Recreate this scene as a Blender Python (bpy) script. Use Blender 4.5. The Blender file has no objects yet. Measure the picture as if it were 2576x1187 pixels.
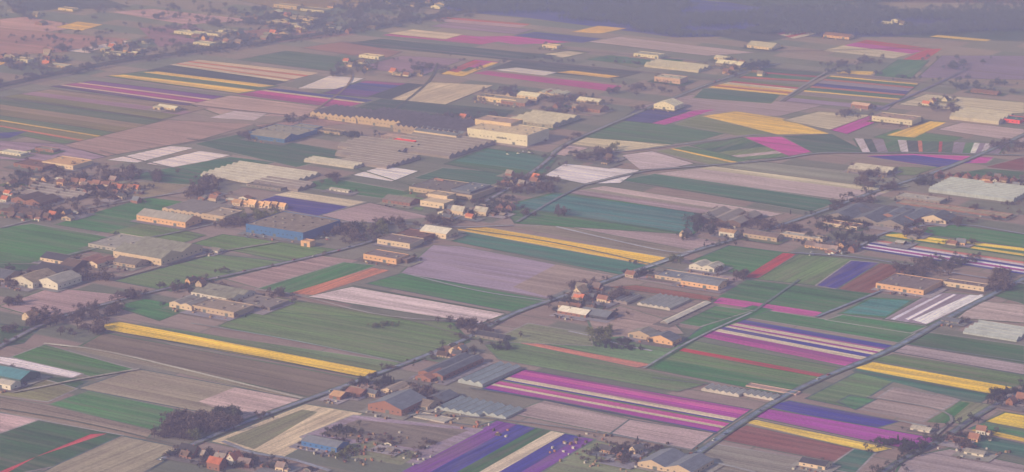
import bpy, math, random
import numpy as np
import bmesh
from mathutils import Vector, Matrix
R=random.Random(7)
PW,PH=2576.0,1187.0
FP=7090.0; HC=820.0; P=math.radians(14.0)
def g(x,y):
    dx=(x-PW/2)/FP; dy=(PH/2-y)/FP
    vy=math.cos(P)+dy*math.sin(P); vz=-math.sin(P)+dy*math.cos(P)
    t=HC/(-vz); return (dx*t, vy*t)
def mpp(x,y):
    X,Y=g(x,y); return FP/math.sqrt(X*X+Y*Y+HC*HC)
ANG=math.radians(-32); SD=(math.cos(ANG),math.sin(ANG)); RD=(-math.sin(ANG),math.cos(ANG))
# ---------- colour: measured photo tone -> base colour (removes the haze)
SIG=(.76e-4,.74e-4,1.4e-4); MIST=(.5e-4,1.0e-4,3.2e-4); MY=3500.0
AIR=(0.46,0.385,0.335); LIT=(0.76,0.66,0.57)
def s2l(c):
    c=c/255.0
    return c/12.92 if c<=.04045 else ((c+.055)/1.055)**2.4
def alb(rgb,x,y):
    D=FP/mpp(x,y); Y=g(x,y)[1]; dm=D*max(0,(Y-MY)/Y); o=[]
    for i in range(3):
        T=math.exp(-SIG[i]*D-MIST[i]*dm)
        v=(s2l(rgb[i])-AIR[i]*(1-T))/(T*LIT[i])
        o.append(min(.88,max(.035,v)))
    return o
# ---------- material helpers
def newmat(name):
    m=bpy.data.materials.new(name); m.use_nodes=True
    nt=m.node_tree; b=nt.nodes['Principled BSDF']; b.inputs['Roughness'].default_value=.9
    b.inputs['Specular IOR Level'].default_value=.15
    return m,nt,b
def N(nt,t,**k):
    n=nt.nodes.new(t)
    for a,v in k.items(): setattr(n,a,v)
    return n
def math_(nt,op,a,b=None):
    n=N(nt,'ShaderNodeMath',operation=op)
    for i,v in enumerate((a,b)):
        if v is None: continue
        if isinstance(v,(int,float)): n.inputs[i].default_value=v
        else: nt.links.new(v,n.inputs[i])
    return n.outputs[0]
def gridcoord(nt):
    tc=N(nt,'ShaderNodeTexCoord'); mp=N(nt,'ShaderNodeMapping'); mp.vector_type='POINT'
    mp.inputs['Rotation'].default_value=(0,0,-ANG)
    nt.links.new(tc.outputs['Object'],mp.inputs['Vector']); return mp.outputs[0]
def noise(nt,vec,sc,detail=3,rough=.6):
    mp=N(nt,'ShaderNodeMapping'); mp.inputs['Scale'].default_value=sc
    nt.links.new(vec,mp.inputs['Vector'])
    n=N(nt,'ShaderNodeTexNoise'); n.inputs['Scale'].default_value=1; n.inputs['Detail'].default_value=detail
    n.inputs['Roughness'].default_value=rough
    nt.links.new(mp.outputs[0],n.inputs['Vector']); return n.outputs['Fac']
def scalecol(nt,col,fac):
    n=N(nt,'ShaderNodeVectorMath',operation='SCALE')
    nt.links.new(col,n.inputs[0]); nt.links.new(fac,n.inputs['Scale']); return n.outputs[0]
def fieldmat(name,axis):
    m,nt,b=newmat(name); a=N(nt,'ShaderNodeAttribute',attribute_name='Col')
    v=gridcoord(nt)
    st=noise(nt,v,(.002,.09,1) if axis=='s' else (.16,.002,1),2)
    st2=noise(nt,v,(.004,.3,1) if axis=='s' else (.4,.004,1),1)
    big=noise(nt,v,(.012,.02,1),3)
    fine=noise(nt,v,(.35,.35,1),2,.8)
    f=math_(nt,'MULTIPLY',math_(nt,'SUBTRACT',st,.5),1.25)
    f2=math_(nt,'MULTIPLY',math_(nt,'SUBTRACT',st2,.5),.9)
    f3=math_(nt,'MULTIPLY',math_(nt,'SUBTRACT',big,.5),.7)
    f4=math_(nt,'MULTIPLY',math_(nt,'SUBTRACT',fine,.5),1.3)
    t=math_(nt,'ADD',math_(nt,'ADD',f,f2),math_(nt,'ADD',f3,f4)); t=math_(nt,'ADD',t,1.02)
    sc_=scalecol(nt,a.outputs['Color'],t)
    # patches where the bare soil shows through the crop
    pn=noise(nt,v,(.008,.1,1) if axis=='s' else (.1,.008,1),4,.65)
    mr=N(nt,'ShaderNodeMapRange'); mr.inputs['From Min'].default_value=.46; mr.inputs['From Max'].default_value=.8; mr.inputs['To Max'].default_value=.6
    nt.links.new(pn,mr.inputs['Value'])
    mx=N(nt,'ShaderNodeMix',data_type='RGBA'); nt.links.new(mr.outputs[0],mx.inputs[0]); nt.links.new(sc_,mx.inputs[6]); mx.inputs[7].default_value=(.28,.2,.19,1)
    nt.links.new(mx.outputs[2],b.inputs['Base Color'])
    return m
FS=fieldmat('field_rows_cross','s'); FR=fieldmat('field_rows_along','r')
MC={}
def cm(name,rgb,rough=.7,spec=.3,var=.5):
    k=(name,rgb)
    if k in MC: return MC[k]
    m,nt,b=newmat(name); b.inputs['Roughness'].default_value=rough; b.inputs['Specular IOR Level'].default_value=spec
    tc=N(nt,'ShaderNodeTexCoord')
    n1=noise(nt,tc.outputs['Object'],(.9,.06,.3),3); n2=noise(nt,tc.outputs['Object'],(.15,.15,.15),3)
    oi=N(nt,'ShaderNodeObjectInfo')
    t=math_(nt,'ADD',math_(nt,'MULTIPLY',math_(nt,'SUBTRACT',n1,.5),var),math_(nt,'MULTIPLY',math_(nt,'SUBTRACT',n2,.5),var))
    t=math_(nt,'ADD',t,math_(nt,'MULTIPLY',math_(nt,'SUBTRACT',oi.outputs['Random'],.5),var*.7))
    t=math_(nt,'ADD',t,1.0)
    c=N(nt,'ShaderNodeRGB'); c.outputs[0].default_value=(*rgb,1)
    nt.links.new(scalecol(nt,c.outputs[0],t),b.inputs['Base Color'])
    MC[k]=m; return m
def link(o): bpy.context.scene.collection.objects.link(o); return o
def mesh(name,verts,faces,mats,idx=None,cols=None):
    me=bpy.data.meshes.new(name); me.from_pydata(verts,[],faces)
    for m in mats: me.materials.append(m)
    if idx: me.polygons.foreach_set('material_index',idx)
    if cols:
        ca=me.color_attributes.new('Col','FLOAT_COLOR','CORNER'); arr=[]
        for p,c in zip(me.polygons,cols): arr+= [c[0],c[1],c[2],1.0]*p.loop_total
        ca.data.foreach_set('color',arr)
    me.update(); return link(bpy.data.objects.new(name,me))
# ---------- ground
m,nt,b=newmat('open_countryside'); v=gridcoord(nt)
br=N(nt,'ShaderNodeTexBrick'); nt.links.new(v,br.inputs['Vector'])
br.inputs['Color1'].default_value=(0,0,0,1); br.inputs['Color2'].default_value=(1,1,1,1); br.inputs['Mortar'].default_value=(.5,.5,.5,1)
br.inputs['Scale'].default_value=1; br.inputs['Mortar Size'].default_value=1.6; br.inputs['Brick Width'].default_value=150; br.inputs['Row Height'].default_value=48
cr=N(nt,'ShaderNodeValToRGB'); cr.color_ramp.interpolation='CONSTANT'
e=cr.color_ramp.elements
e[0].position=0; e[0].color=(.28,.2,.19,1); e[1].position=.22; e[1].color=(.17,.17,.14,1)
for p_,c_ in ((.36,(.31,.23,.22)),(.5,(.2,.18,.16)),(.62,(.15,.16,.13)),(.74,(.3,.22,.22)),(.88,(.22,.2,.18))):
    q=e.new(p_); q.color=(*c_,1)
nt.links.new(br.outputs['Color'],cr.inputs[0])
t=math_(nt,'ADD',math_(nt,'MULTIPLY',noise(nt,v,(.02,.1,1),4),.8),math_(nt,'MULTIPLY',noise(nt,v,(.3,.3,1),2,.8),.7)); t=math_(nt,'ADD',t,.25)
nt.links.new(scalecol(nt,cr.outputs[0],t),b.inputs['Base Color'])
mesh('ground',[(-30000,-12000,0),(30000,-12000,0),(30000,48000,0),(-30000,48000,0)],[(0,1,2,3)],[m])
# ---------- fields
K={'gr':('grass_field',(93,114,96)),'gd':('green_crop_field',(88,107,104)),'ol':('fallow_field',(130,123,110)),
'og':('young_crop_field',(112,118,102)),'br':('bare_soil_field',(154,128,129)),'bp':('sandy_field',(174,144,140)),
'cr':('cream_tulip_field',(194,167,143)),'ye':('daffodil_field',(214,166,94)),'yo':('daffodil_field',(230,166,70)),
'pk':('pink_tulip_field',(176,94,136)),'mg':('magenta_tulip_field',(150,80,130)),'pu':('purple_hyacinth_field',(122,84,134)),
'vi':('violet_hyacinth_field',(86,78,130)),'rd':('red_tulip_field',(170,86,96)),'rb':('dark_red_tulip_field',(136,95,99)),
'wh':('fleece_covered_field',(204,182,180)),'wp':('fleece_covered_field',(188,161,159)),'mv':('bare_soil_field',(147,123,134)),
'db':('ploughed_field',(120,105,107)),'dg':('dark_grass_field',(84,102,93)),'or':('salmon_tulip_field',(178,116,112)),'te':('meadow',(82,115,113)),
'ob':('stubble_field',(142,126,120)),'wd':('woodland_floor',(94,98,132)),'lt':('light_track',(160,145,148))}  # woodland_floor: blue of the haze is put into its colour
placed=[]
def sat(A,B):
    for poly in (A,B):
        n=len(poly)
        for i in range(n):
            ex=poly[(i+1)%n][0]-poly[i][0]; ey=poly[(i+1)%n][1]-poly[i][1]; nx,ny=-ey,ex
            a=[p[0]*nx+p[1]*ny for p in A]; b_=[p[0]*nx+p[1]*ny for p in B]
            if max(a)<=min(b_) or max(b_)<=min(a): return False
    return True
def layer(w,minz=0.0):
    z=0.03
    xs=[p[0] for p in w]; ys=[p[1] for p in w]; bb=(min(xs),max(xs),min(ys),max(ys))
    for (ww,zz,b2) in placed:
        if zz+.03>z and not (bb[0]>b2[1] or bb[1]<b2[0] or bb[2]>b2[3] or bb[3]<b2[2]) and sat(w,ww): z=zz+.03
    placed.append((w,z,bb)); return z
VV=[];VF=[];VC=[]
def addverge(w,cx,cy,d):
    X=sum(p[0] for p in w)/len(w); Y=sum(p[1] for p in w)/len(w)
    e_=[]
    for p in w:
        u=Vector((p[0]-X,p[1]-Y)); 
        a=u.x*SD[0]+u.y*SD[1]; b_=u.x*RD[0]+u.y*RD[1]
        a+=math.copysign(d,a); b_+=math.copysign(d,b_)
        e_.append((X+a*SD[0]+b_*RD[0],Y+a*SD[1]+b_*RD[1]))
    z=layer(e_); n=len(VV); VV.extend([(p[0],p[1],z) for p in e_]); VF.append(tuple(range(n,n+len(e_))))
    VC.append(alb(R.choice([(110,111,110),(98,101,110),(144,130,132),(96,104,100)]),cx,cy))
def F(k,pts,ax='s',verge=True,j=5):
    nm,c=K[k]; cx=sum(p[0] for p in pts)/len(pts); cy=sum(p[1] for p in pts)/len(pts)
    w=[g(*p) for p in pts]
    A=sum(w[i][0]*w[(i+1)%len(w)][1]-w[(i+1)%len(w)][0]*w[i][1] for i in range(len(w)))
    if A<0: w=w[::-1]
    if verge: addverge(w,cx,cy,2.2)
    jj=R.uniform(-j,j); c=[x+jj+R.uniform(-2,2) for x in c]
    # haze tint painted into field colours: pinker far west, cooler east, muted with distance
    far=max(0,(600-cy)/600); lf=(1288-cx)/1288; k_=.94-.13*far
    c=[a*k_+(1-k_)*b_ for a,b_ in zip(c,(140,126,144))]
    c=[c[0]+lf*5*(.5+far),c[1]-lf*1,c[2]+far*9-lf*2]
    z=layer(w)
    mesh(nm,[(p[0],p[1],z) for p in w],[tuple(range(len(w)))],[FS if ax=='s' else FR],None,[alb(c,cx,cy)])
def lerp(a,b_,t): return (a[0]+(b_[0]-a[0])*t,a[1]+(b_[1]-a[1])*t)
def BN(tl,tr,br_,bl,bands,ax='s'):
    tot=sum(w for _,w in bands); a=0
    w=[g(*p) for p in (tl,bl,br_,tr)]
    addverge(w,(tl[0]+br_[0])/2,(tl[1]+br_[1])/2,2.2)
    for k,wd in bands:
        b2=a+wd/tot
        F(k,[lerp(tl,bl,a),lerp(tr,br_,a),lerp(tr,br_,b2),lerp(tl,bl,b2)],ax,False,3)
        a=b2
# top
F('wd',[(1030,0),(1760,0),(2100,28),(1800,92),(1700,94),(1330,45),(1140,28)])
F('wd',[(2050,30),(2576,30),(2576,78),(2300,92),(1800,92)])
F('te',[(1740,-10),(2170,-10),(2120,18),(1900,16)])
F('gd',[(2250,92),(2330,82),(2576,72),(2576,104)]);F('ye',[(2338,92),(2360,88),(2495,100),(2480,104)],'s',False)
F('gd',[(1770,82),(1850,72),(2010,88),(1900,110)],'s');
BN((1950,84),(2000,76),(2055,84),(1998,98),[('pk',1),('cr',1),('rd',1),('cr',1)],'r')
F('rb',[(2040,0),(2576,-2),(2576,8),(2300,6)])
BN((1120,42),(1335,60),(1310,70),(1080,52),[('or',1),('bp',1.6)])
F('pk',[(960,88),(1040,78),(1290,98),(1210,112)],'s',False);F('cr',[(975,84),(1040,74),(1165,86),(1120,98)])
F('mv',[(1080,66),(1130,56),(1340,74),(1300,86)]);F('pk',[(1170,92),(1290,90),(1480,104),(1300,112)],'s',False)
F('vi',[(1290,90),(1345,80),(1515,97),(1465,108)]);F('ye',[(1438,80),(1505,65),(1575,71),(1510,84)])
F('bp',[(1480,105),(1560,92),(1900,132),(1780,140)]);F('ol',[(1365,135),(1440,126),(1480,132),(1420,146)]);F('cr',[(1370,136),(1430,128),(1470,133),(1415,145)],'s',False)
F('gd',[(860,110),(960,98),(1400,140),(1300,152)]);F('br',[(760,120),(860,105),(1010,130),(960,150)])
F('og',[(600,150),(720,128),(900,148),(840,180)]);F('mv',[(900,170),(1010,140),(1170,148),(1060,190)])
BN((1195,150),(1255,156),(1165,192),(1108,186),[('pk',.8),('og',.5),('ye',.5)],'s')
F('rd',[(1125,178),(1190,152),(1212,154),(1150,182)],'r',False);F('ye',[(1146,190),(1238,156),(1254,158),(1168,190)],'r',False)
F('gd',[(1230,175),(1300,150),(1620,180),(1560,196)]);F('wh',[(1245,176),(1300,170),(1400,182),(1370,190)],'s',False)
F('ye',[(1400,182),(1440,178),(1560,192),(1530,196)],'s',False)
F('pk',[(1190,184),(1225,178),(1565,216),(1540,231)]);F('ol',[(1480,146),(1540,138),(1640,160),(1600,170)])
F('te',[(1470,150),(1530,140),(1720,150),(1700,170)],'s',False)
# top left
F('bp',[(0,48),(60,42),(220,66),(120,80),(0,70)]);F('ye',[(142,68),(195,54),(258,62),(205,77)])
F('br',[(0,70),(130,82),(330,98),(180,130),(0,140)]);F('wh',[(172,128),(310,102),(347,107),(222,134)])
F('bp',[(280,30),(380,22),(640,50),(470,62)]);F('ye',[(0,150),(25,154),(0,164)])
F('mv',[(350,70),(480,62),(560,100),(400,118)]);F('ob',[(600,0),(900,-6),(1040,20),(700,20)])
F('gd',[(0,-5),(250,-5),(330,18),(60,28)]);F('br',[(560,80),(680,72),(900,86),(700,106)])
# left fields
BN((500,150),(805,183),(710,206),(425,163),[('cr',1),('or',.4),('cr',1),('or',.3),('cr',.8)])
F('gd',[(370,178),(430,164),(720,206),(650,222)]);
F('og',[(265,192),(370,178),(700,216),(610,236)]);F('ye',[(360,182),(395,180),(690,216),(655,219)],'s',False);F('ye',[(272,190),(312,188),(645,227),(600,234)],'s',False)
BN((235,203),(565,243),(470,265),(128,217),[('pu',1.2),('cr',.35),('mg',1.2),('cr',.35),('pu',.8)])
F('wh',[(750,222),(830,190),(915,197),(850,224)])
BN((690,222),(940,252),(860,273),(595,238),[('vi',.8),('cr',.4),('pk',1),('mg',1)])
BN((920,203),(1020,210),(925,245),(810,235),[('mg',.3),('vi',1),('pu',.8)],'s')
F('gd',[(930,243),(1025,210),(1070,214),(985,250)],'r')
F('cr',[(985,250),(1085,207),(1240,215),(1120,263)],'r')
F('bp',[(480,262),(580,240),(860,275),(790,296),(560,290)]);F('wp',[(528,296),(590,279),(672,285),(640,303)])
F('gd',[(890,275),(960,250),(1290,278),(1240,312)]);
BN((130,224),(520,272),(410,300),(0,245),[('ob',1),('mv',.8),('ol',1.2)]);
BN((0,247),(405,302),(300,335),(0,290),[('og',1),('ob',.8),('ol',1)]);BN((0,290),(300,335),(160,362),(0,330),[('og',1),('ye',.25),('ol',1),('or',.3),('og',1)])
F('vi',[(0,334),(70,330),(20,348),(0,348)],'s',False)
F('br',[(160,366),(420,302),(640,312),(500,352),(270,392)]);F('mv',[(0,355),(150,363),(265,395),(180,410),(0,400)])
F('br',[(640,315),(800,298),(880,310),(700,330)],'s')
# mid left
F('wh',[(270,402),(430,367),(486,372),(345,409)]);F('wh',[(368,411),(505,379),(580,390),(445,423)])
F('gr',[(490,362),(600,338),(900,385),(745,420)]);F('gd',[(300,445),(580,395),(690,408),(480,468)])
F('ob',[(310,455),(480,465),(400,495),(250,500)])
F('vi',[(630,512),(700,490),(875,520),(800,543)]);F('cr',[(690,490),(735,481),(918,508),(878,519)])
F('gr',[(735,467),(830,447),(1040,485),(960,498)]);F('wh',[(888,440),(965,417),(1052,430),(985,456)])
F('gd',[(1040,448),(1115,422),(1340,440),(1265,472)]);F('gr',[(1120,412),(1225,373),(1402,396),(1370,436),(1290,442)])
F('br',[(808,541),(930,510),(1085,546),(900,562)]);F('og',[(960,500),(1040,486),(1080,500),(1060,530)])
F('te',[(1145,405),(1230,376),(1398,397),(1365,433)],'s',False)
F('gr',[(0,572),(80,563),(328,606),(95,662),(0,662)]);F('dg',[(0,664),(95,664),(20,695),(0,695)])
F('gr',[(140,565),(370,497),(520,516),(270,585)]);F('og',[(272,585),(370,560),(515,592),(450,614)])
F('og',[(290,706),(540,640),(725,660),(430,732)]);F('og',[(488,612),(560,590),(862,630),(725,656)])
F('br',[(570,702),(800,643),(905,655),(650,724)]);F('gr',[(650,726),(865,660),(945,668),(740,738)],'r')
F('or',[(728,738),(935,674),(980,680),(790,742)],'r',False)
F('gr',[(925,713),(1010,688),(1378,755),(1285,783)]);F('wp',[(775,746),(885,722),(1270,790),(1205,814)])
F('mv',[(1010,686),(1090,616),(1160,620),(1565,697),(1412,756)]);F('gd',[(1120,602),(1180,583),(1668,664),(1580,694)])
F('br',[(1290,722),(1400,665),(1560,697),(1412,756)],'s',False)
F('ob',[(1290,570),(1400,566),(1745,630),(1700,646),(1670,649)]);F('ye',[(1145,577),(1218,571),(1674,648),(1642,668)])
F('br',[(1400,564),(1560,562),(1830,612),(1745,630)])
F('gr',[(1265,517),(1400,484),(1795,540),(1742,590),(1300,562)]);F('te',[(1275,517),(1400,487),(1790,541),(1740,587)],'s',False)
BN((1520,468),(1970,538),(1880,556),(1425,484),[('bp',1),('ob',.6),('br',1)])
F('gd',[(1560,453),(1650,437),(2115,506),(2040,532)]);BN((1800,418),(2250,476),(2165,508),(1650,437),[('cr',.6),('bp',1.4)])
F('ob',[(1800,418),(1880,404),(2240,440),(2290,468),(2250,476)])
F('wh',[(1370,441),(1420,412),(1608,428),(1560,460),(1470,462)]);F('wp',[(1565,390),(1640,380),(1745,411),(1690,422),(1610,426)])
BN((1730,368),(1900,400),(1800,418),(1650,380),[('og',1),('ye',.25),('ol',1)])
BN((1740,366),(1870,346),(1990,393),(1880,402),[('og',1),('gd',1),('ol',1),('bp',.5),('og',.7)],'r')
F('pk',[(1875,346),(1965,344),(2040,382),(1985,393)],'s',False);F('gd',[(1970,343),(2095,338),(2180,382),(2045,384)])
F('og',[(1440,350),(1580,303),(1860,325),(1760,352),(1560,380)]);F('cr',[(1438,362),(1475,346),(1690,364),(1570,380)]);F('bp',[(1380,385),(1430,366),(1480,372),(1420,392)])
F('br',[(1590,272),(1740,238),(2080,262),(1960,292),(1760,288)])
F('vi',[(1560,302),(1600,276),(1740,276),(1640,310)]);F('pk',[(1640,310),(1745,278),(1800,275),(1672,314)],'s',False)
F('ol',[(1700,312),(1760,290),(1960,335),(1850,340)]);F('ye',[(1768,292),(1850,280),(1970,298),(2085,336),(1955,338)])
F('cr',[(1972,302),(2060,281),(2195,290),(2092,327)]);F('pk',[(2090,327),(2185,293),(2230,296),(2130,337)],'r')
F('te',[(1745,246),(1770,222),(1965,236),(1940,260)]);
BN((1860,200),(2020,216),(1985,240),(1780,220),[('ol',.6),('rd',.5),('cr',.6),('ye',.5),('or',.5),('ye',.5)])
BN((1920,170),(2085,185),(2035,206),(1860,196),[('gd',1),('rd',.4),('og',1),('or',.5)])
BN((2090,190),(2310,210),(2230,277),(1975,255),[('ye',.3),('og',.6),('or',.4),('mv',.8),('vi',.8),('or',.4),('og',.8),('ye',.3),('br',1),('ol',.8),('mv',1)])
BN((2180,100),(2345,122),(2245,147),(2070,127),[('rd',.6),('pk',.7),('cr',1.2)])
F('rd',[(2270,150),(2330,124),(2370,122),(2330,150)],'r');F('og',[(2200,190),(2260,150),(2335,152),(2290,198)],'r')
F('ye',[(2105,184),(2120,177),(2205,180),(2190,188)],'s',False)
F('mv',[(2310,195),(2370,140),(2576,140),(2576,200)]);F('cr',[(2262,262),(2330,237),(2576,258),(2576,284),(2500,286)])
F('og',[(2200,345),(2260,325),(2420,345),(2350,372)]);F('bp',[(2360,325),(2420,308),(2576,325),(2576,358)]);F('ye',[(2230,340),(2340,305),(2380,308),(2300,346)],'r',False)
BN((2150,348),(2170,383),(2510,390),(2530,362),[('wp',.3),('dg',.3),('mv',.4),('og',.5),('wp',.3),('dg',.4),('or',.15),('gd',.6),('rd',.12),('dg',.4),('mv',.4),('og',.3),('wh',.2),('mv',.2),('wp',.2),('mv',.5)],'r')
F('rb',[(2480,420),(2576,395),(2576,430)]);F('pk',[(2180,392),(2290,387),(2500,395),(2480,410),(2300,412)]);F('vi',[(2180,393),(2300,390),(2450,407),(2360,420)],'s',False)
F('ol',[(2190,420),(2360,420),(2300,440),(2240,440)])
F('gd',[(2390,440),(2480,425),(2576,432),(2576,448)])
# right strips
BN((2250,582),(2576,628),(2576,690),(2160,625),[('gr',1),('ye',.5),('gd',.4),('ol',1),('or',.5),('wp',.5),('vi',.5),('wh',.4),('mg',.5),('wh',.3),('vi',.4)])
F('gr',[(2250,580),(2400,566),(2576,590),(2576,622)]);F('ye',[(2225,590),(2262,588),(2576,624),(2576,631)],'s',False)
F('gr',[(1738,657),(1835,618),(2000,638),(1900,700)]);F('rd',[(1872,697),(1970,636),(2002,639),(1908,700)],'r',False)
F('og',[(1908,702),(2012,640),(2155,654),(2060,718)],'r');F('vi',[(2055,718),(2142,656),(2215,662),(2110,727)],'r');F('rb',[(2110,727),(2215,662),(2295,674),(2200,742)],'r')
F('gr',[(1805,750),(1880,705),(2200,740),(2060,795)]);F('pk',[(1795,762),(1812,748),(2068,786),(2050,797)],'s',False)
F('gr',[(2110,790),(2190,748),(2295,755),(2230,800)]);F('te',[(2120,788),(2192,752),(2290,757),(2228,796)],'s',False)
F('rb',[(1530,722),(1600,718),(1810,748),(1790,758)],'s');F('br',[(1600,700),(1690,678),(1870,700),(1800,735)])
F('mv',[(2225,803),(2345,735),(2485,745),(2330,818)],'r');
for a in (0,36,104): F('wh',[(2240+a,803),(2362+a,741),(2370+a,742),(2250+a,805)],'r',False)
F('wh',[(2295,805),(2440,742),(2476,745),(2330,816)],'r',False);F('bp',[(2410,800),(2460,758),(2576,768),(2576,812)])
F('gr',[(2500,740),(2576,705),(2576,765)]);F('dg',[(2490,742),(2540,710),(2576,700),(2576,764)],'s',False)
BN((1860,803),(2262,872),(2135,922),(1735,840),[('vi',1),('mg',.3),('cr',.7),('mg',.4),('cr',.5),('vi',.8),('cr',.8),('mg',1),('pk',1.1)])
F('gr',[(1870,797),(1930,782),(2300,838),(2260,862)]);F('gr',[(2080,805),(2120,793),(2330,822),(2290,838)])
BN((1745,858),(2125,928),(1975,992),(1625,925),[('og',1),('rd',.4),('og',1.2),('gr',1.4)])
F('gr',[(1800,800),(1895,770),(1940,780),(1720,860)],'r');
F('og',[(1300,850),(1400,835),(1740,860),(1640,920)]);F('or',[(1280,862),(1310,858),(1640,918),(1600,926)],'s',False)
F('og',[(1220,870),(1290,862),(1780,965),(1700,985),(1260,905)]);F('ol',[(1230,860),(1330,815),(1480,840),(1490,870)])
F('gr',[(1655,805),(1790,770),(1890,782),(1760,822)],'s')
F('br',[(1480,800),(1560,770),(1690,810),(1720,840),(1500,850)])
BN((1320,930),(1888,1030),(1800,1088),(1215,978),[('mg',.6),('pk',1.2),('mg',1.3),('cr',1),('vi',.4),('og',.4),('pk',1.1),('cr',.6),('mg',1.2),('vi',.4)])
F('br',[(1285,1040),(1370,1008),(1585,1055),(1540,1090)]);F('bp',[(1540,1090),(1585,1056),(1795,1090),(1740,1130)])
BN((1250,1058),(1010,1187),(1340,1200),(1495,1105),[('pu',1.3),('vi',1.2),('dg',1),('cr',.9),('vi',1),('pu',.9)],'r')
F('ol',[(1460,1130),(1500,1110),(1700,1145),(1640,1200),(1350,1200)]);F('ob',[(1720,1160),(1800,1118),(2060,1160),(2040,1200),(1700,1200)])
F('cr',[(532,1110),(768,1017),(912,1040),(712,1150)],'r');F('ol',[(565,1105),(760,1030),(800,1036),(640,1130)],'r',False)
F('mv',[(760,1098),(890,1045),(1210,1080),(1050,1165),(820,1140)]);F('ob',[(1085,1055),(1130,1030),(1270,1050),(1200,1070)])
F('db',[(800,1092),(900,1056),(1180,1082),(1060,1130)],'s',False);F('ol',[(850,1120),(940,1110),(1060,1140),(1010,1170),(840,1145)],'s',False)
# bottom right
F('vi',[(1928,1022),(1985,1008),(2262,1060),(2190,1080)]);F('mg',[(1890,1046),(1928,1028),(2360,1104),(2295,1132)])
F('ye',[(1873,1062),(1900,1056),(2245,1128),(2195,1138)]);F('rb',[(1805,1104),(1878,1070),(2200,1140),(2120,1166)])
F('gd',[(2080,1178),(2150,1130),(2200,1138),(2150,1190)],'s')
F('og',[(2030,1002),(2160,935),(2260,950),(2140,1025)]);F('br',[(2165,1028),(2250,975),(2410,1005),(2320,1060)]);F('gr',[(2110,1010),(2140,995),(2200,1005),(2150,1030)],'s')
F('gd',[(2145,935),(2170,925),(2500,990),(2460,1015)]);F('ol',[(2350,1060),(2420,1008),(2490,1018),(2430,1065)],'r');F('gr',[(2330,1062),(2415,1010),(2440,1014),(2380,1065)],'r',False)
F('yo',[(2152,926),(2196,911),(2545,974),(2500,992)]);F('og',[(2190,905),(2250,892),(2576,945),(2576,965),(2550,972)])
F('dg',[(2280,866),(2335,836),(2576,870),(2576,915)]);F('br',[(2250,885),(2280,868),(2576,918),(2576,942)])
F('yo',[(2480,1060),(2530,1038),(2576,1045),(2576,1078)]);F('gr',[(2440,1078),(2480,1062),(2576,1082),(2576,1100)]);F('yo',[(2440,1082),(2470,1078),(2576,1102),(2576,1112)],'s',False)
F('gd',[(2400,1098),(2440,1088),(2576,1118),(2576,1150),(2480,1130)]);F('br',[(2280,1150),(2390,1130),(2576,1170),(2576,1200),(2250,1200)])
# bottom left
BN((300,808),(1030,916),(945,934),(262,816),[('og',1),('og',1)])
F('yo',[(262,816),(300,809),(948,933),(918,949),(262,828)])
F('db',[(262,838),(900,954),(775,998),(205,870)]);F('ob',[(150,872),(205,872),(770,1000),(750,1005)])
F('og',[(600,776),(700,748),(1015,800),(930,832)]);F('og',[(555,820),(625,782),(1135,812),(1178,860),(1035,914)])
F('og',[(560,818),(900,835),(1175,860),(1035,912)],'s',False)
F('br',[(0,770),(130,723),(335,745),(110,802)]);F('gr',[(290,770),(370,752),(480,775),(400,806)]);F('dg',[(0,815),(95,826),(60,862),(0,872)])
F('gr',[(30,898),(112,867),(340,930),(245,950)]);F('wh',[(0,898),(40,903),(205,940),(180,950),(0,914)])
F('dg',[(70,945),(185,952),(215,960),(190,975)]);
F('ob',[(200,977),(345,928),(755,1005),(612,1056)]);F('bp',[(500,1010),(590,975),(755,1005),(612,1054)],'s',False);F('gr',[(125,1018),(222,984),(515,1046),(385,1082)])
F('ob',[(0,1000),(125,1020),(385,1084),(365,1106),(0,1036)]);F('bp',[(0,1040),(98,1056),(0,1094)]);F('dg',[(0,1092),(98,1058),(305,1096),(150,1170),(0,1200)])
F('rd',[(0,1187),(228,1093),(270,1091),(90,1150),(0,1200)],'r',False);F('ob',[(305,1098),(465,1130),(340,1200),(90,1200),(150,1168)],'r')
F('ol',[(0,960),(60,940),(190,978),(120,1010),(0,995)])
mesh('grass_verges',VV,VF,[FS],None,VC)
ZM=max(z for _,z,_ in placed); print('ZM',ZM,len(placed))
# ---------- roads
def strip(name,pts,w,rgb,dz,rough=.9,off=0,sm=2):
    W=[Vector(g(*p)) for p in pts]
    for _ in range(sm):
        o=[W[0]]
        for a,b_ in zip(W,W[1:]): o+= [a.lerp(b_,.25),a.lerp(b_,.75)]
        o.append(W[-1]); W=o
    vs=[];fs=[]
    for i,p in enumerate(W):
        d=(W[min(i+1,len(W)-1)]-W[max(i-1,0)]).normalized(); n=Vector((-d.y,d.x))
        for sgn in (-1,1):
            q=p+n*(w/2*sgn+off); vs.append((q.x,q.y,dz))
        if i: k=2*i; fs.append((k-2,k,k+1,k-1)[::-1])
    c=alb(rgb,*pts[len(pts)//2])
    return mesh(name,vs,fs,[FS],None,[c]*len(fs)),W
R1=[(-60,905),(0,872),(130,803),(330,748),(440,722),(620,684),(860,630),(1000,588),(1130,560),(1200,520),(1290,468),(1380,405),(1400,372),(1560,302),(1740,228),(1860,185),(1960,160)]
R2=[(400,1160),(470,1125),(620,1062),(900,960),(1060,900),(1180,852),(1280,792),(1400,752),(1530,706),(1730,636),(1860,600),(2050,540),(2200,482),(2400,420),(2640,310)]
R3=[(1640,1220),(1740,1152),(1880,1052),(2030,965),(2250,880),(2400,790),(2640,670)]
R4=[(1470,466),(1610,432),(1690,424),(1850,412),(1960,402),(2060,384),(2190,386),(2300,384),(2576,392)]
R5=[(-60,232),(0,216),(300,152),(560,122),(800,86),(1000,58),(1150,36),(1250,10)]
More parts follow.
